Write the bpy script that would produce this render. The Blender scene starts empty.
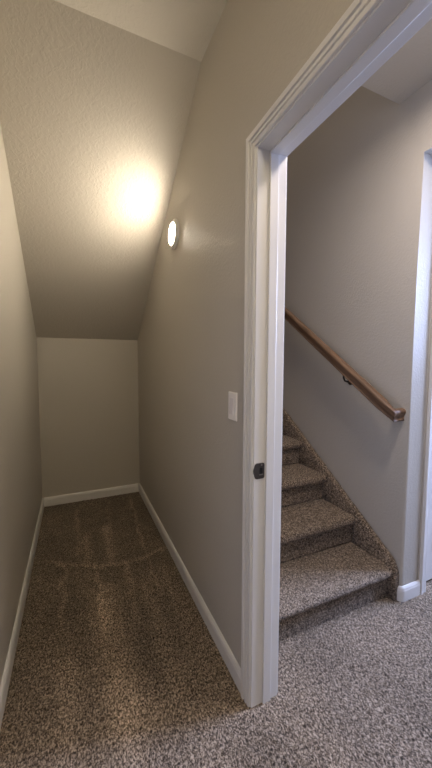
import bpy, bmesh, math, random
import numpy as np
from mathutils import Vector, Matrix

random.seed(4)
rng = np.random.default_rng(7)
C = bpy.context.scene.collection
S = bpy.context.scene

# ------------------------------------------------------------------ materials
def new_mat(name):
    m = bpy.data.materials.new(name); m.use_nodes = True
    nt = m.node_tree
    return m, nt, nt.nodes['Principled BSDF']

def paint(name, col, rough=0.6, bump_scale=90, bump=0.25, dist=0.002, spec=0.35, knock=0.0):
    m, nt, b = new_mat(name)
    b.inputs['Base Color'].default_value = (*col, 1)
    b.inputs['Roughness'].default_value = rough
    b.inputs['Specular IOR Level'].default_value = spec
    tc = nt.nodes.new('ShaderNodeTexCoord')
    n = nt.nodes.new('ShaderNodeTexNoise'); n.inputs['Scale'].default_value = bump_scale
    n.inputs['Detail'].default_value = 2.5; n.inputs['Roughness'].default_value = 0.5
    n.inputs['Distortion'].default_value = 0.6
    nt.links.new(tc.outputs['Object'], n.inputs['Vector'])
    r = nt.nodes.new('ShaderNodeValToRGB')
    r.color_ramp.elements[0].position = 0.42; r.color_ramp.elements[1].position = 0.62
    nt.links.new(n.outputs['Fac'], r.inputs['Fac'])
    bp = nt.nodes.new('ShaderNodeBump'); bp.inputs['Strength'].default_value = bump
    bp.inputs['Distance'].default_value = dist
    nt.links.new(r.outputs['Color'], bp.inputs['Height'])
    nt.links.new(bp.outputs['Normal'], b.inputs['Normal'])
    return m

WALLC = (0.50, 0.462, 0.406)
M_wall = paint('wall_paint', WALLC, 0.5, 75, 0.35, 0.0015)
M_ceil = paint('sloped_ceiling_paint', WALLC, 0.55, 60, 0.42, 0.002)
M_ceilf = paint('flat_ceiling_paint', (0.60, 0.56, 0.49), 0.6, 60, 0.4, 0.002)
M_trim = paint('white_trim_paint', (0.74, 0.72, 0.70), 0.35, 25, 0.0, 0.0006, 0.5)
M_plastic = paint('switch_plastic', (0.86, 0.82, 0.79), 0.3, 20, 0.02, 0.0004, 0.5)
M_rocker = paint('rocker_plastic', (0.76, 0.72, 0.73), 0.3, 20, 0.02, 0.0004, 0.5)

def plain(name, col, rough=0.4, metal=0.0):
    m, nt, b = new_mat(name)
    tc = nt.nodes.new('ShaderNodeTexCoord')
    n = nt.nodes.new('ShaderNodeTexNoise'); n.inputs['Scale'].default_value = 60
    nt.links.new(tc.outputs['Object'], n.inputs['Vector'])
    mx = nt.nodes.new('ShaderNodeMix'); mx.data_type = 'RGBA'
    mx.inputs['A'].default_value = (*[c * 0.9 for c in col], 1)
    mx.inputs['B'].default_value = (*[min(1, c * 1.1) for c in col], 1)
    nt.links.new(n.outputs['Fac'], mx.inputs['Factor'])
    nt.links.new(mx.outputs['Result'], b.inputs['Base Color'])
    b.inputs['Roughness'].default_value = rough
    b.inputs['Metallic'].default_value = metal
    return m
M_bronze = plain('dark_bronze', (0.075, 0.066, 0.062), 0.4, 0.4)
M_black = plain('hole_shade_black', (0.004, 0.004, 0.004), 0.9)
M_screw = plain('screw_metal', (0.35, 0.33, 0.31), 0.3, 0.9)
M_nickel = plain('bracket_bronze', (0.05, 0.042, 0.035), 0.35, 0.6)

def carpet(name, dark, mid, light, lay=True):
    m, nt, b = new_mat(name)
    L = nt.links.new
    tc = nt.nodes.new('ShaderNodeTexCoord')
    n = nt.nodes.new('ShaderNodeTexNoise'); n.inputs['Scale'].default_value = 150
    n.inputs['Detail'].default_value = 4.0; n.inputs['Roughness'].default_value = 0.72
    n.inputs['Distortion'].default_value = 0.8
    an = nt.nodes.new('ShaderNodeMapping'); an.inputs['Scale'].default_value = (1.1, 0.72, 1.0)
    L(tc.outputs['Object'], an.inputs['Vector']); L(an.outputs['Vector'], n.inputs['Vector'])
    r = nt.nodes.new('ShaderNodeValToRGB')
    e = r.color_ramp.elements
    e[0].position = 0.39; e[0].color = (*dark, 1)
    e[1].position = 0.61; e[1].color = (*light, 1)
    k = e.new(0.49); k.color = (*mid, 1)
    L(n.outputs['Fac'], r.inputs['Fac'])
    col = r.outputs['Color']
    # how the pile lies (vacuum strokes): bands running along the nook, broken by soft noise
    if lay:
        def M(op, a, b=None, c=None):
            q = nt.nodes.new('ShaderNodeMath'); q.operation = op
            for i_, v in enumerate((a, b, c)):
                if v is None: continue
                if isinstance(v, (int, float)): q.inputs[i_].default_value = v
                else: L(v, q.inputs[i_])
            return q.outputs[0]
        def step(v, a, b):
            q = nt.nodes.new('ShaderNodeMapRange'); q.interpolation_type = 'SMOOTHSTEP'
            q.inputs['From Min'].default_value = a; q.inputs['From Max'].default_value = b
            L(v, q.inputs['Value']); return q.outputs['Result']
        sx = nt.nodes.new('ShaderNodeSeparateXYZ'); L(tc.outputs['Object'], sx.inputs[0])
        nw = nt.nodes.new('ShaderNodeTexNoise'); nw.inputs['Scale'].default_value = 9; nw.inputs['Detail'].default_value = 3
        L(tc.outputs['Object'], nw.inputs['Vector'])
        wob = M('MULTIPLY', M('SUBTRACT', nw.outputs['Fac'], 0.5), 0.09)
        X = M('ADD', sx.outputs['X'], wob); Y = M('ADD', sx.outputs['Y'], wob)
        def ridge(dist, w, amp):
            u = M('DIVIDE', dist, w)
            return M('MULTIPLY', M('EXPONENT', M('MULTIPLY', M('MULTIPLY', u, u), -1.0)), amp * 1.35)
        total = None
        # strokes: x at y=2.2, drift in x per metre, half width, from y, to y, strength
        for x0_, dr, w_, ya, yb, am in ((-.09, 0, .014, 1.7, 2.28, .30), (.10, -.02, .016, 1.6, 2.2, .35), (.12, -.03, .07, 1.0, 1.95, .45),
                                        (.29, .02, .016, 1.6, 2.15, .30), (.36, 0, .04, 1.1, 1.9, .22), (.43, 0, .013, 1.75, 2.12, .28),
                                        (.01, -.02, .014, 2.3, 3.1, .30), (.06, 0, .03, 2.22, 2.6, .38), (.20, .02, .03, 2.16, 2.7, .42), (.43, .06, .014, 2.2, 3.1, .34),
                                        (.22, .05, .012, 2.5, 3.2, .2), (-.06, 0, .05, 1.0, 1.5, .3), (.50, 0, .03, 1.4, 2.0, .12)):
            d = M('SUBTRACT', M('SUBTRACT', X, x0_), M('MULTIPLY', M('SUBTRACT', sx.outputs['Y'], 2.2), dr))
            g_ = M('MULTIPLY', ridge(d, w_, am), M('MULTIPLY', step(Y, ya - .08, ya + .08), M('SUBTRACT', 1.0, step(Y, yb - .05, yb + .05))))
            total = g_ if total is None else M('ADD', total, g_)
        xa = M('SUBTRACT', sx.outputs['X'], .32)
        arc = M('SUBTRACT', Y, M('ADD', 2.12, M('MULTIPLY', M('MULTIPLY', xa, xa), .85)))
        inn = M('MULTIPLY', step(sx.outputs['X'], -.25, -.1), M('SUBTRACT', 1.0, step(sx.outputs['X'], .585, .6)))
        total = M('ADD', total, M('MULTIPLY', ridge(arc, .022, .36), inn))
        total = M('ADD', total, M('MULTIPLY', M('SUBTRACT', 1.0, step(Y, 1.05, 1.5)), .22))
        # broad patches where the pile leans one way or the other
        n2 = nt.nodes.new('ShaderNodeTexNoise'); n2.inputs['Scale'].default_value = 2.4; n2.inputs['Detail'].default_value = 2
        L(tc.outputs['Object'], n2.inputs['Vector'])
        fac = M('ADD', M('ADD', .76, total), M('MULTIPLY', M('SUBTRACT', n2.outputs['Fac'], .5), .5))
        r2 = nt.nodes.new('ShaderNodeCombineColor')
        L(fac, r2.inputs[0]); L(fac, r2.inputs[1]); L(fac, r2.inputs[2])
        n3 = nt.nodes.new('ShaderNodeTexNoise'); n3.inputs['Scale'].default_value = 4.5
        n3.inputs['Detail'].default_value = 2
        L(tc.outputs['Object'], n3.inputs['Vector'])
        r3 = nt.nodes.new('ShaderNodeValToRGB')
        g = r3.color_ramp.elements
        g[0].position = 0.4; g[0].color = (0.9, 0.9, 0.9, 1); g[1].position = 0.6; g[1].color = (1.08, 1.08, 1.08, 1)
        L(n3.outputs['Fac'], r3.inputs['Fac'])
        for src in (r2, r3):
            mx = nt.nodes.new('ShaderNodeMix'); mx.data_type = 'RGBA'; mx.blend_type = 'MULTIPLY'
            mx.inputs['Factor'].default_value = 1.0
            L(col, mx.inputs['A']); L(src.outputs['Color'], mx.inputs['B'])
            col = mx.outputs['Result']
    L(col, b.inputs['Base Color'])
    b.inputs['Roughness'].default_value = 0.95
    b.inputs['Specular IOR Level'].default_value = 0.1
    b.inputs['Sheen Weight'].default_value = 0.15
    bp = nt.nodes.new('ShaderNodeBump'); bp.inputs['Strength'].default_value = 0.9
    bp.inputs['Distance'].default_value = 0.008
    L(n.outputs['Fac'], bp.inputs['Height']); L(bp.outputs['Normal'], b.inputs['Normal'])
    return m
M_carpet = carpet('speckled_carpet', (0.020, 0.0125, 0.0075), (0.155, 0.111, 0.073), (0.56, 0.44, 0.33))
M_stair = carpet('speckled_stair_carpet', (0.020, 0.0125, 0.0075), (0.155, 0.111, 0.073), (0.56, 0.44, 0.33), False)

def wood():
    m, nt, b = new_mat('stained_oak')
    L = nt.links.new
    tc = nt.nodes.new('ShaderNodeTexCoord')
    rt = nt.nodes.new('ShaderNodeMapping'); rt.inputs['Rotation'].default_value = (math.radians(-34.6), 0, 0)
    L(tc.outputs['Object'], rt.inputs['Vector'])
    mp = nt.nodes.new('ShaderNodeMapping'); mp.inputs['Scale'].default_value = (50, 2.2, 50)
    L(rt.outputs['Vector'], mp.inputs['Vector'])
    n = nt.nodes.new('ShaderNodeTexNoise'); n.inputs['Scale'].default_value = 1.2
    n.inputs['Detail'].default_value = 4; n.inputs['Distortion'].default_value = 0.5
    L(mp.outputs['Vector'], n.inputs['Vector'])
    r = nt.nodes.new('ShaderNodeValToRGB'); e = r.color_ramp.elements
    e[0].position = 0.3; e[0].color = (0.09, 0.048, 0.026, 1)
    e[1].position = 0.7; e[1].color = (0.27, 0.16, 0.093, 1)
    L(n.outputs['Fac'], r.inputs['Fac']); L(r.outputs['Color'], b.inputs['Base Color'])
    b.inputs['Roughness'].default_value = 0.5
    return m
M_wood = wood()

def emit(name, col, strength):
    m, nt, b = new_mat(name)
    b.inputs['Base Color'].default_value = (0.9, 0.88, 0.84, 1)
    b.inputs['Emission Color'].default_value = (*col, 1)
    b.inputs['Emission Strength'].default_value = strength
    return m

# ------------------------------------------------------------------ mesh helpers
def obj(name, bm, mat, parent=None, smooth=False):
    bmesh.ops.recalc_face_normals(bm, faces=bm.faces)
    me = bpy.data.meshes.new(name); bm.to_mesh(me); bm.free()
    if smooth:
        for p in me.polygons: p.use_smooth = True
    me.materials.append(mat)
    o = bpy.data.objects.new(name, me); C.objects.link(o)
    if parent: o.parent = parent
    return o

def struct(name, bm, mat, parent=None, smooth=False):
    o = obj(name, bm, mat, parent, smooth)
    if not parent: o['kind'] = 'structure'
    return o

def thing(name, label, cat, loc=(0, 0, 0), group=None):
    o = bpy.data.objects.new(name, None); C.objects.link(o)
    o.location = loc; o.empty_display_size = 0.1
    o['label'] = label; o['category'] = cat
    if group: o['group'] = group
    return o

def box(bm, x0, x1, y0, y1, z0, z1):
    v = [bm.verts.new(p) for p in ((x0,y0,z0),(x1,y0,z0),(x1,y1,z0),(x0,y1,z0),
                                   (x0,y0,z1),(x1,y0,z1),(x1,y1,z1),(x0,y1,z1))]
    fs = [bm.faces.new([v[i] for i in q]) for q in
          ((0,3,2,1),(4,5,6,7),(0,1,5,4),(1,2,6,5),(2,3,7,6),(3,0,4,7))]
    return v, fs

def boxes(*bb):
    bm = bmesh.new()
    for b in bb: box(bm, *b)
    return bm

def bevel(bm, w, seg=2, edges=None):
    bmesh.ops.bevel(bm, geom=list(edges or bm.edges), offset=w, segments=seg, affect='EDGES', profile=0.5)
    return bm

def loft(bm, rings, caps=True):
    """join a list of rings (lists of points) into a skin"""
    R = [[bm.verts.new(p) for p in r] for r in rings]
    n = len(R[0])
    for a, b in zip(R[:-1], R[1:]):
        for i in range(n):
            j = (i + 1) % n
            bm.faces.new((a[i], a[j], b[j], b[i]))
    if caps:
        bm.faces.new(R[0][::-1]); bm.faces.new(R[-1])
    return R

def lathe(profile, axis_pt, n=48):
    """profile (r, d): turned about -X axis through axis_pt; d is how far it stands off towards -X"""
    bm = bmesh.new(); rings = []
    for r, d in profile:
        rings.append([(axis_pt[0] - d, axis_pt[1] + r * math.cos(2*math.pi*i/n),
                       axis_pt[2] + r * math.sin(2*math.pi*i/n)) for i in range(n)])
    loft(bm, rings)
    return bm

# ------------------------------------------------------------------ dimensions (metres)
XL, XR, XR2 = -0.292, 0.600, 0.718       # left wall, partition
YB = 3.27                                 # back wall
ZC = 2.785                                # ceiling
XS, XS2 = 1.655, 1.80                     # stair wall
YE = 1.130                                # end of the stair wall
YN = -3.2
YJ, YJ0 = 0.990, 0.215                    # faces of the door jambs
ZJ = 2.085                                # underside of the head jamb
SL = 0.70                                 # pitch of the sloped ceiling
ZB = 1.560                                # height of the back wall
YF = YB - (ZC - ZB) / SL                  # where slope meets flat ceiling
XE = 3.5
YT = 6.2                                  # far end of the stairwell

# ------------------------------------------------------------------ floor
def pile(xs, ys, z0, amp, skip=None):
    bm = bmesh.new()
    nx, ny = len(xs), len(ys)
    J = rng.normal(0, 1, (nx, ny))
    V = [[bm.verts.new((xs[i] + rng.uniform(-.2, .2) * 0.008 * (0 < i < nx-1), ys[j], z0 + amp * max(-2, min(2, J[i, j]))))
          for j in range(ny)] for i in range(nx)]
    for i in range(nx - 1):
        for j in range(ny - 1):
            bm.faces.new((V[i][j], V[i+1][j], V[i+1][j+1], V[i][j+1]))
    return bm, V

xs = sorted(set([XL - .1, XE + .1] + list(np.arange(XL, 2.0, 0.009)) + list(np.arange(2.0, XE, 0.1))))
ys = sorted(set([YN - .1] + list(np.arange(YN, 0.3, 0.1)) + list(np.arange(0.3, 1.9, 0.009)) + list(np.arange(1.9, YB + .1, 0.014))))
bm, V = pile(xs, ys, 0.0, 0.0018)
fl = struct('floor', bm, M_carpet, smooth=True)

# ------------------------------------------------------------------ walls
struct('wall_left', boxes((XL - .12, XL, YN, YB + .12, 0, ZC)), M_wall)
struct('wall_back', boxes((XL, XR, YB, YB + .12, 0, ZC)), M_wall)
RO = 0.018
struct('wall_right', boxes((XR, XR2, YJ + RO, YT, 0, 5.4),
                           (XR, XR2, YJ0 - RO, YJ + RO, ZJ + RO, 5.4),
                           (XR, XR2, YN, YJ0 - RO, 0, 5.4)), M_wall)
# wall beside the stairs: closed past YE, an open passage with a header nearer
bm = bmesh.new()
ZH = 2.43
prof = [(YE, 0), (YT, 0), (YT, 5.4), (-2.6, 5.4), (-2.6, ZH), (YE, ZH)]
a = [bm.verts.new((XS, y, z)) for y, z in prof]; b = [bm.verts.new((XS2, y, z)) for y, z in prof]
bm.faces.new(a[::-1]); bm.faces.new(b)
n = len(prof)
for i in range(n):
    j = (i + 1) % n; bm.faces.new((a[i], a[j], b[j], b[i]))
bm.edges.ensure_lookup_table()
ed = [e for e in bm.edges if abs(e.verts[0].co.x - e.verts[1].co.x) < 1e-6 and
      ((abs(e.verts[0].co.y - YE) < 1e-4 and abs(e.verts[1].co.y - YE) < 1e-4) or
       (abs(e.verts[0].co.z - ZH) < 1e-4 and abs(e.verts[1].co.z - ZH) < 1e-4))]
bevel(bm, 0.016, 5, ed)
o = struct('wall_stairs', bm, M_wall)
struct('wall_stairs', boxes((XS, XS2, YN, -2.6, 0, 5.4)), M_wall)
struct('wall_front', boxes((XL - .12, XE + .12, YN - .12, YN, 0, ZC)), M_wall)
# the room beyond the passage
DX0, DX1 = 1.868, 2.63
struct('wall_far', boxes((XS2, DX0 - .018, YE, YE + .12, 0, ZC), (DX1 + .018, XE, YE, YE + .12, 0, ZC),
                         (DX0 - .018, DX1 + .018, YE, YE + .12, 2.10, ZC)), M_wall)
WY0, WY1, WZ0, WZ1 = 0.15, 1.04, 1.25, 2.50
struct('wall_east', boxes((XE, XE + .14, YN, WY0, 0, ZC), (XE, XE + .14, WY1, YE + .12, 0, ZC),
                          (XE, XE + .14, WY0, WY1, 0, WZ0), (XE, XE + .14, WY0, WY1, WZ1, ZC)), M_wall)
struct('wall_end', boxes((XR, XS2, YT, YT + .12, 0, 5.4)), M_wall)

# ------------------------------------------------------------------ ceilings
YS = 1.266
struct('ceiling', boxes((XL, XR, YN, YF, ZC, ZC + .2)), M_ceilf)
bm = bmesh.new()
pr = [(YF, ZC), (YB, ZB), (YB, ZB + .25), (YF, ZC + .25)]
a = [bm.verts.new((XL, y, z)) for y, z in pr]; b = [bm.verts.new((XR, y, z)) for y, z in pr]
bm.faces.new(a); bm.faces.new(b[::-1])
for i in range(4):
    j = (i + 1) % 4; bm.faces.new((a[i], b[i], b[j], a[j]))
struct('ceiling', bm, M_ceil)
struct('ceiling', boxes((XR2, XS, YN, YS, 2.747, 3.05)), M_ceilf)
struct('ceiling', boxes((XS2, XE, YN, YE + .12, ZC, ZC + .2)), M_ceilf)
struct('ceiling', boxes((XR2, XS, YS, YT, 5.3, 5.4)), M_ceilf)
struct('wall_upper', boxes((XR2, XS, YS - .1, YS, 3.05, 5.3)), M_wall)

# ------------------------------------------------------------------ sweeps for trim
def sweep_frame(path, normal_out, profile):
    """mitred moulding along a path lying in a plane; profile (u, t): u away from the
    opening, t out of the wall along normal_out."""
    bm = bmesh.new(); rings = []
    N = Vector(normal_out)
    P = [Vector(p) for p in path]
    for i, p in enumerate(P):
        dirs = []
        if i > 0: dirs.append((P[i] - P[i-1]).normalized())
        if i < len(P) - 1: dirs.append((P[i+1] - P[i]).normalized())
        sides = [N.cross(d) for d in dirs]
        s = sides[0] if len(sides) == 1 else (sides[0] + sides[1])
        if len(sides) == 2: s = s / (1 + sides[0].dot(sides[1]))
        rings.append([tuple(p + s * u + N * t) for u, t in profile])
    loft(bm, rings)
    return bm

CAS = [(0, 0), (0, .0085), (.002, .0105), (.013, .0110), (.0145, .0070), (.0175, .0070), (.0185, .0125), (.0275, .0130),
       (.0290, .0090), (.0320, .0090), (.0335, .0155), (.046, .0175), (.049, .0172), (.051, .0150), (.051, 0)]
BB = [(0, 0), (0, .0135), (.062, .0135), (.068, .0115), (.074, .0110), (.080, .0075), (.084, .0045), (.085, 0)]

def baseboard(name, p0, p1, n_out):
    # a path along the floor; u runs upwards
    bm = bmesh.new(); rings = []
    for p in (p0, p1):
        rings.append([(p[0] + n_out[0]*t, p[1] + n_out[1]*t, u) for u, t in BB])
    loft(bm, rings)
    return struct(name, bm, M_trim)
baseboard('baseboard_left', (XL, YN), (XL, YB), (1, 0))
baseboard('baseboard_back', (XL + .0135, YB), (XR - .0135, YB), (0, -1))
RV = .006
baseboard('baseboard_right', (XR, YJ + RV + .051), (XR, YB), (-1, 0))

# wrap-around baseboard at the bullnose corner of the stair wall
bm = bmesh.new(); rings = []
def wrap(pt, n):
    rings.append([(pt[0] + n[0]*t, pt[1] + n[1]*t, u) for u, t in BB])
r = 0.016
wrap((XS, YE + .022), (-1, 0)); wrap((XS, YE + r), (-1, 0))
for k in range(1, 6):
    a = math.pi/2 * k / 5
    wrap((XS + r - r*math.cos(a), YE + r - r*math.sin(a)), (-math.cos(a), -math.sin(a)))
wrap((XS2 + .006, YE), (0, -1))
loft(bm, rings)
struct('baseboard_stairs', bm, M_trim)

# ------------------------------------------------------------------ the cased doorway
door = bpy.data.objects.new('door_1', None); C.objects.link(door)
door.location = (XR, YJ, 0); door['kind'] = 'structure'
def dpart(name, bm, mat, smooth=False, parent=door):
    o = obj(name, bm, mat, parent, smooth)
    if parent is door: o.matrix_parent_inverse = Matrix.Translation(door.location).inverted()
    return o
JX0, JX1 = XR - .002, XR2 + .002
dpart('jamb', bevel(boxes((JX0, JX1, YJ, YJ + .018, 0, ZJ + .018)), .0012, 1), M_trim)
dpart('jamb', bevel(boxes((JX0, JX1, YJ0 - .018, YJ0, 0, ZJ + .018)), .0012, 1), M_trim)
dpart('head_jamb', bevel(boxes((JX0, JX1, YJ0, YJ, ZJ, ZJ + .018)), .0012, 1), M_trim)
SX0, SX1, ST = .648, .684, .007
dpart('door_stop', bevel(boxes((SX0, SX1, YJ - ST, YJ, 0, ZJ - ST)), .002, 2), M_trim)
dpart('door_stop', bevel(boxes((SX0, SX1, YJ0, YJ0 + ST, 0, ZJ - ST)), .002, 2), M_trim)
dpart('door_stop', bevel(boxes((SX0, SX1, YJ0, YJ, ZJ - ST, ZJ)), .002, 2), M_trim)
# casings each side of the wall: path goes round the opening
pth = [(XR, YJ + RV, 0), (XR, YJ + RV, ZJ + RV), (XR, YJ0 - RV, ZJ + RV), (XR, YJ0 - RV, 0)]
bm = sweep_frame(pth, (-1, 0, 0), CAS); dpart('casing', bm, M_trim)
pth2 = [(XR2, y, z) for _, y, z in pth]
bm = sweep_frame(pth2[::-1], (1, 0, 0), CAS); dpart('casing', bm, M_trim)

# strike plate let into the jamb
def rounded_plate(xc, zc, w, h, r, y0, y1, n=6):
    pts = []
    for (sx, sz, a0) in ((1, 1, 0), (-1, 1, 90), (-1, -1, 180), (1, -1, 270)):
        for k in range(n + 1):
            a = math.radians(a0 + 90*k/n)
            pts.append((xc + sx*(w/2 - r) + r*math.cos(a), zc + sz*(h/2 - r) + r*math.sin(a)))
    bm = bmesh.new()
    loft(bm, [[(x, y1, z) for x, z in pts], [(x, y0 + .0006, z) for x, z in pts],
              [(xc + (x-xc)*.97, y0, zc + (z-zc)*.98) for x, z in pts]])
    return bm
ZS = .944
sp = rounded_plate(.6235, ZS, .040, .060, .008, YJ - .0022, YJ)
# lip curling round the edge of the jamb
rings = []
for k in range(7):
    t = k / 6
    z = ZS - .027 + .054 * t
    w = .0065 * math.sin(math.pi * t) ** .4 if 0 < t < 1 else .001
    x = .6055
    rings.append([(x, YJ - .0022, z), (x - w, YJ - .0018, z), (x - w - .002, YJ + .0035, z), (x - w, YJ + .004, z), (x, YJ, z)])
loft(sp, rings)
spo = dpart('strike_plate', sp, M_bronze)
spo['label'] = 'dark bronze strike plate with rounded corners'
def sub(name, bm, mat):
    o = obj(name, bm, mat, spo)
    o.matrix_parent_inverse = Matrix.Translation(door.location).inverted()
    return o
spo_inv = Matrix.Translation(door.location).inverted()
lh = rounded_plate(.628, ZS, .013, .024, .004, YJ - .0028, YJ - .0018)  # solid black inlay, painting the shade inside the latch hole
o = obj('latch_hole_shade', lh, M_black, spo)

o = obj('slot_highlight', rounded_plate(.628, ZS - .0135, .017, .004, .0015, YJ - .0045, YJ - .0018), M_screw, spo)  # bright metal bar standing in for the highlight at the slot
for dz in (.0225, -.0225):
    o = obj('screw', rounded_plate(.630, ZS + dz, .0075, .0075, .0037, YJ - .0036, YJ - .0018), M_screw if dz > 0 else M_bronze, spo)

# ------------------------------------------------------------------ the white door in the room beyond
d2 = bpy.data.objects.new('door_2', None); C.objects.link(d2); d2['kind'] = 'structure'
pth = [(DX0 - RV, YE, 0), (DX0 - RV, YE, 2.08 + RV), (DX1 + RV, YE, 2.08 + RV), (DX1 + RV, YE, 0)]
obj('casing', sweep_frame(pth, (0, -1, 0), CAS), M_trim, d2)
obj('jamb', boxes((DX0 - .018, DX0, YE, YE + .12, 0, 2.098)), M_trim, d2)
obj('jamb', boxes((DX1, DX1 + .018, YE, YE + .12, 0, 2.098)), M_trim, d2)
obj('head_jamb', boxes((DX0, DX1, YE, YE + .12, 2.08, 2.098)), M_trim, d2)
bm = bmesh.new()
y0, y1 = YE + .03, YE + .065
# slab with six raised panels
box(bm, DX0 + .003, DX1 - .003, y0, y1, .02, 2.077)
W = DX1 - DX0
for cx in (DX0 + .11 + .13, DX1 - .11 - .13):
    for za, zb in ((.22, .85), (1.0, 1.6), (1.70, 1.97)):
        v, f = box(bm, cx - .13, cx + .13, y0 - .006, y0 + .001, za, zb)
        v, f = box(bm, cx - .10, cx + .10, y0 - .010, y0 - .005, za + .03, zb - .03)
obj('door_slab', bm, M_trim, d2)
bm = bmesh.new()
loft(bm, [[(DX1 - .07 + r*math.cos(a*math.pi/8), y0 - d, .93 + r*math.sin(a*math.pi/8)) for a in range(16)]
          for r, d in ((.030, 0), (.030, .006), (.012, .008), (.012, .03), (.026, .038), (.028, .052), (.018, .062))])
obj('door_knob', bm, M_bronze, d2, True)

# ------------------------------------------------------------------ window of the room beyond
w1 = bpy.data.objects.new('window_1', None); C.objects.link(w1); w1['kind'] = 'structure'
fx0, fx1 = XE + .04, XE + .09
ym = (WY0 + WY1) / 2
obj('window_frame', boxes((fx0, fx1, WY0, WY0 + .05, WZ0, WZ1), (fx0, fx1, WY1 - .05, WY1, WZ0, WZ1),
                          (fx0, fx1, WY0 + .05, WY1 - .05, WZ0, WZ0 + .05), (fx0, fx1, WY0 + .05, WY1 - .05, WZ1 - .05, WZ1),
                          (fx0, fx1, ym - .025, ym + .025, WZ0 + .05, WZ1 - .05)), M_trim, w1)
obj('window_sill', boxes((XE - .03, fx0, WY0 - .03, WY1 + .03, WZ0 - .02, WZ0)), M_trim, w1)

# ------------------------------------------------------------------ staircase
RISE, RUN = .1815, .268
NOSE0 = 1.155
X0, X1 = XR2 + .002, 1.622
NS = 15
st = thing('carpeted_staircase', 'straight flight of stairs in brown flecked carpet rising behind the white cased doorway', 'staircase', ((X0 + X1)/2, NOSE0, 0))
stinv = Matrix.Translation(st.location).inverted()
def spart(name, bm, mat, parent=st, smooth=False):
    o = obj(name, bm, mat, parent, smooth)
    if parent is st: o.matrix_parent_inverse = stinv
    return o

def strip(profile, x0, x1, step, amp):
    """carpet skin extruded along X: profile points (y, z) resampled finely, with pile roughness"""
    pts = [profile[0]]
    for p, q in zip(profile[:-1], profile[1:]):
        L = math.hypot(q[0]-p[0], q[1]-p[1]); k = max(1, int(L / step))
        for i in range(1, k + 1):
            pts.append((p[0] + (q[0]-p[0])*i/k, p[1] + (q[1]-p[1])*i/k))
    bm = bmesh.new(); nx = max(2, int((x1 - x0) / step))
    V = []
    m = len(pts)
    nrm = []
    for i in range(m):
        a = pts[max(0, i-1)]; b = pts[min(m-1, i+1)]
        d = (b[0]-a[0], b[1]-a[1]); L = math.hypot(*d) or 1
        nrm.append((d[1]/L, -d[0]/L))
    for i in range(nx + 1):
        x = x0 + (x1 - x0) * i / nx
        row = []
        for j, (y, z) in enumerate(pts):
            h = float(np.clip(rng.normal(0, 1), -2, 2)) * amp * (0 < j < m-1)
            # a slight softness at the side ends
            row.append(bm.verts.new((x, y - nrm[j][0]*h, z - nrm[j][1]*h)))
        V.append(row)
    for i in range(nx):
        for j in range(m - 1):
            bm.faces.new((V[i][j], V[i+1][j], V[i+1][j+1], V[i][j+1]))
    # close the ends and the back
    bm.faces.new(V[0][::-1]); bm.faces.new(V[-1])
    bm.faces.new([V[i][0] for i in range(nx+1)] + [V[i][-1] for i in range(nx, -1, -1)])
    return bm

for k in range(NS):
    yn = NOSE0 + RUN * k; zt = RISE * (k + 1); zb = RISE * k
    fine = k < 6
    sp_ = .009 if fine else .05
    R = .028
    # tread with a fat rounded carpet nosing
    prof = [(yn + RUN + .035, zt - .058), (yn + .030, zt - .058)]
    for a in range(0, 9):
        t = math.radians(-90 - 180 * a / 8)
        prof.append((yn + R + R * math.cos(t) , zt - .029 + .029 * math.sin(t)))
    prof.append((yn + RUN + .035, zt))
    tr = spart('tread', strip(prof, X0, X1, sp_, .0014 if fine else 0), M_stair, smooth=True)
    prof = [(yn + .060, zb), (yn + .035, zb), (yn + .035, zt - .057), (yn + .060, zt - .057)]
    if k == 0: prof = [(yn + .060, zb - .01), (yn + .035, zb - .01), (yn + .035, zt - .057), (yn + .060, zt - .057)]
    spart('riser', strip(prof, X0, X1, sp_, .0014 if fine else 0), M_stair, smooth=True)

# carpet-wrapped skirt board against the wall
def zl(y): return RISE + (y - NOSE0) * RISE / RUN + .034
bm = bmesh.new()
SX, SXw = 1.621, XS - .0015
ye0, ye1 = NOSE0 - .012, NOSE0 + RUN * (NS - .5)
top = []
for k in range(0, 9):                      # rounded lower end
    a = math.pi * (1 - k / 8) / 1
rr = .05
yy = [ye0, ye0 + .004, ye0 + .014, ye0 + .03] + list(np.arange(ye0 + .05, ye1, .02)) + [ye1]
zz = [zl(ye0) - .055, zl(ye0) - .032, zl(ye0) - .008] + [zl(y) for y in yy[3:]]
rows = []
for y, z in zip(yy, zz):
    j = lambda: rng.normal(0, .0014)
    rows.append((y, z + j(), j()))
def zbot(y): return max(-.01, zl(y) - .42)
rings = []
for y, z, dx in rows:
    rings.append([(SX, y, zbot(y)), (SX + dx, y, z - .10 if z - .1 > zbot(y) else z*.5), (SX + dx, y, z - .05),
                  (SX + abs(dx), y, z - .012), (SX + .006, y, z - .003), (SX + .014, y, z),
                  (SXw - .006, y, z), (SXw, y, z - .008), (SXw, y, zbot(y))])
loft(bm, rings)
spart('skirt', bm, M_stair, smooth=True)

# ------------------------------------------------------------------ handrail
hr = thing('handrail', 'stained wooden handrail fixed to the wall beside the carpeted stairs', 'handrail', (1.59, 1.19, 1.06))
hinv = Matrix.Translation(hr.location).inverted()
SLR = 0.69
ang = math.atan(SLR)
HC = 1.590                                  # centre of the rail, X
YR = 1.172                                  # centre of the mitred return
def zr(y): return 1.062 + SLR * (y - YR)
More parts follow.
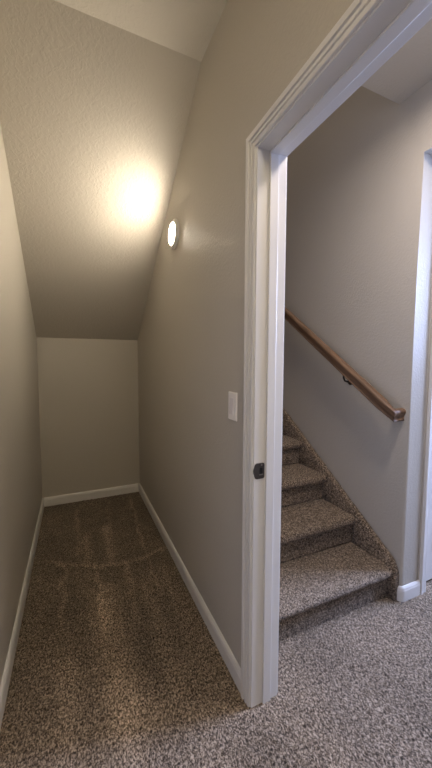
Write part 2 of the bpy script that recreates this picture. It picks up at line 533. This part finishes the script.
# cross-section (s across, t up)
sec = [(-.0160, -.034), (-.0175, -.029), (-.0140, -.024), (-.0140, -.010), (-.0190, .002), (-.0240, .012), (-.0230, .023),
       (-.015, .031), (0, .034), (.015, .031), (.0230, .023), (.0240, .012), (.0190, .002), (.0140, -.010),
       (.0140, -.024), (.0175, -.029), (.0160, -.034)]
up = Vector((0, -math.sin(ang), math.cos(ang))); fw = Vector((0, math.cos(ang), math.sin(ang)))
bm = bmesh.new()
rings = []
# return from the wall (runs along X), mitred to the rail at its outer corner
for x in (XS, ):
    rings.append([(x, YR - s, zr(YR) + t) for s, t in sec])
rings.append([(HC + .022, YR - s, zr(YR) + t) for s, t in sec])
rings.append([(HC - s, YR - s, zr(YR) + t - s * SLR * 0.4) for s, t in sec])
# s is mirrored through the mitre so that outer stays outer
for y in (1.25, 2.0, 3.0, 4.0, 4.75):
    c = Vector((HC, y, zr(y)))
    rings.append([tuple(c + Vector((-s, 0, 0)) + up * t) for s, t in sec])
loft(bm, rings)
o = obj('rail', bm, M_wood, hr, True); o.matrix_parent_inverse = hinv
mod = o.modifiers.new('es', 'EDGE_SPLIT'); mod.split_angle = math.radians(40)

def tube(bm, pts, r, n=10):
    rings = []
    P = [Vector(p) for p in pts]
    for i, p in enumerate(P):
        d = (P[min(i+1, len(P)-1)] - P[max(i-1, 0)]).normalized()
        a = d.cross(Vector((0, 1, 0))).normalized(); b = d.cross(a)
        rings.append([tuple(p + a*r*math.cos(2*math.pi*k/n) + b*r*math.sin(2*math.pi*k/n)) for k in range(n)])
    loft(bm, rings)
for yb in (1.535, 3.1, 4.5):
    zc = zr(yb) - .055
    bm = lathe([(.024, 0), (.024, .003), (.019, .006), (.009, .008)], (XS, yb, zc - .035), 20)
    br = obj('bracket', bm, M_nickel, hr, True); br.matrix_parent_inverse = hinv
    bm = bmesh.new()
    tube(bm, [(XS - .004, yb, zc - .035), (XS - .03, yb, zc - .037), (XS - .052, yb, zc - .030), (HC + .003, yb, zc - .012), (HC, yb, zc + .013)], .006)
    obj('arm', bm, M_nickel, br, True)
    bm = bmesh.new()
    c = Vector((HC, yb, zr(yb))) - up * .034
    q = [(-.012, -.028), (.012, -.028), (.012, .028), (-.012, .028)]
    loft(bm, [[tuple(c + Vector((a, 0, 0)) + fw*b2 - up*.003) for a, b2 in q], [tuple(c + Vector((a, 0, 0)) + fw*b2 + up*.0005) for a, b2 in q]])
    obj('saddle', bm, M_nickel, br)

# ------------------------------------------------------------------ light switch
sw = thing('light_switch', 'white rocker light switch on the wall to the left of the doorway', 'light switch', (XR, 1.162, 1.166))
def swp(name, bm, mat, parent=sw):
    o = obj(name, bm, mat, parent); return o
def plate(w, h, x0, x1, z0=0, inset=.003, tilt=0):
    bm = bmesh.new()
    f = lambda s, x, dz=0: [(x, -w/2 + s, -h/2 + s + z0), (x, w/2 - s, -h/2 + s + z0), (x, w/2 - s, h/2 - s + z0), (x, -w/2 + s, h/2 - s + z0)]
    R1 = f(0, x0); R2 = f(0, x0 + (x1-x0)*.45); R3 = f(inset, x1)
    if tilt:
        R3 = [(x + (tilt if z > z0 else -tilt), y, z) for x, y, z in R3]
    loft(bm, [R1, R2, R3]); return bm
swp('cover_plate', plate(.072, .117, 0, -.0065), M_plastic)
swp('rocker', plate(.033, .067, -.006, -.0100, tilt=.0022, inset=.0015), M_rocker)

# ------------------------------------------------------------------ wall light
LC = (XR, 1.965, 2.137)
wl = thing('wall_light', 'lit round white wall light high on the closet wall under the sloped ceiling', 'wall light', LC)
winv = Matrix.Translation(LC).inverted()
bm = lathe([(.088, 0), (.088, .006), (.084, .014), (.074, .020), (.064, .021), (.064, .010)], LC, 56)
o = obj('base_plate', bm, M_trim, wl, True); o.matrix_parent_inverse = winv
o.modifiers.new('es', 'EDGE_SPLIT').split_angle = math.radians(50)
bm = lathe([(.0635, .010), (.0635, .021), (.060, .024), (.050, .0265), (.030, .0285), (.002, .029)], LC, 48)
o = obj('diffuser', bm, emit('lit_diffuser', (1.0, 0.88, 0.70), 225), wl, True); o.matrix_parent_inverse = winv
o['label'] = 'glowing frosted dome'

# ------------------------------------------------------------------ lights
def area(name, loc, target, sx, sy, power, col):
    d = bpy.data.lights.new(name, 'AREA'); d.shape = 'RECTANGLE'; d.size = sx; d.size_y = sy
    d.energy = power; d.color = col
    o = bpy.data.objects.new(name, d); C.objects.link(o); o.location = loc
    o.rotation_euler = (Vector(target) - Vector(loc)).to_track_quat('-Z', 'Y').to_euler()
    return o
def point(name, loc, power, col, r):
    d = bpy.data.lights.new(name, 'POINT'); d.energy = power; d.color = col; d.shadow_soft_size = r
    o = bpy.data.objects.new(name, d); C.objects.link(o); o.location = loc; return o
area('daylight_window', (XE + .24, ym + .05, 2.02), (0, ym + .05, .2), 1.0, 1.3, 260, (0.47, 0.60, 1.0))
o = area('upstairs_lamp', (1.12, 2.3, 5.2), (1.12, 2.3, 0), .3, .3, 15, (1.0, .86, .72)); o.data.shape = 'DISK'
point('entry_lamp', (.20, -.7, 2.58), 30, (1.0, .86, .58), .10)
o = area('hall_lamp', (1.20, .62, 2.67), (1.20, .62, 0), .24, .24, 16, (1.0, .87, .78)); o.data.shape = 'DISK'

w = bpy.data.worlds.new('world'); S.world = w; w.use_nodes = True
w.node_tree.nodes['Background'].inputs['Color'].default_value = (.6, .75, 1, 1)
w.node_tree.nodes['Background'].inputs['Strength'].default_value = 0.5

# ------------------------------------------------------------------ camera
cd = bpy.data.cameras.new('camera'); cam = bpy.data.objects.new('camera', cd); C.objects.link(cam)
cd.sensor_fit = 'HORIZONTAL'; cd.sensor_width = 36; cd.lens = 318 / 432 * 36
cd.clip_start = .02
Yv = Vector((73 - 216, 384 - 361, -318)).normalized()
U = Vector((16, 4396, 318)); U = (U - Yv * U.dot(Yv)).normalized()
Xv = Yv.cross(U)
R = Matrix((Xv, Yv, U))
cam.matrix_world = Matrix.Translation((0, 0, 1.35)) @ R.to_4x4()
S.camera = cam

S.view_settings.view_transform = 'Standard'
S.view_settings.look = 'None'
S.view_settings.gamma = 1
S.view_settings.use_curve_mapping = False
S.view_settings.exposure = 0.0
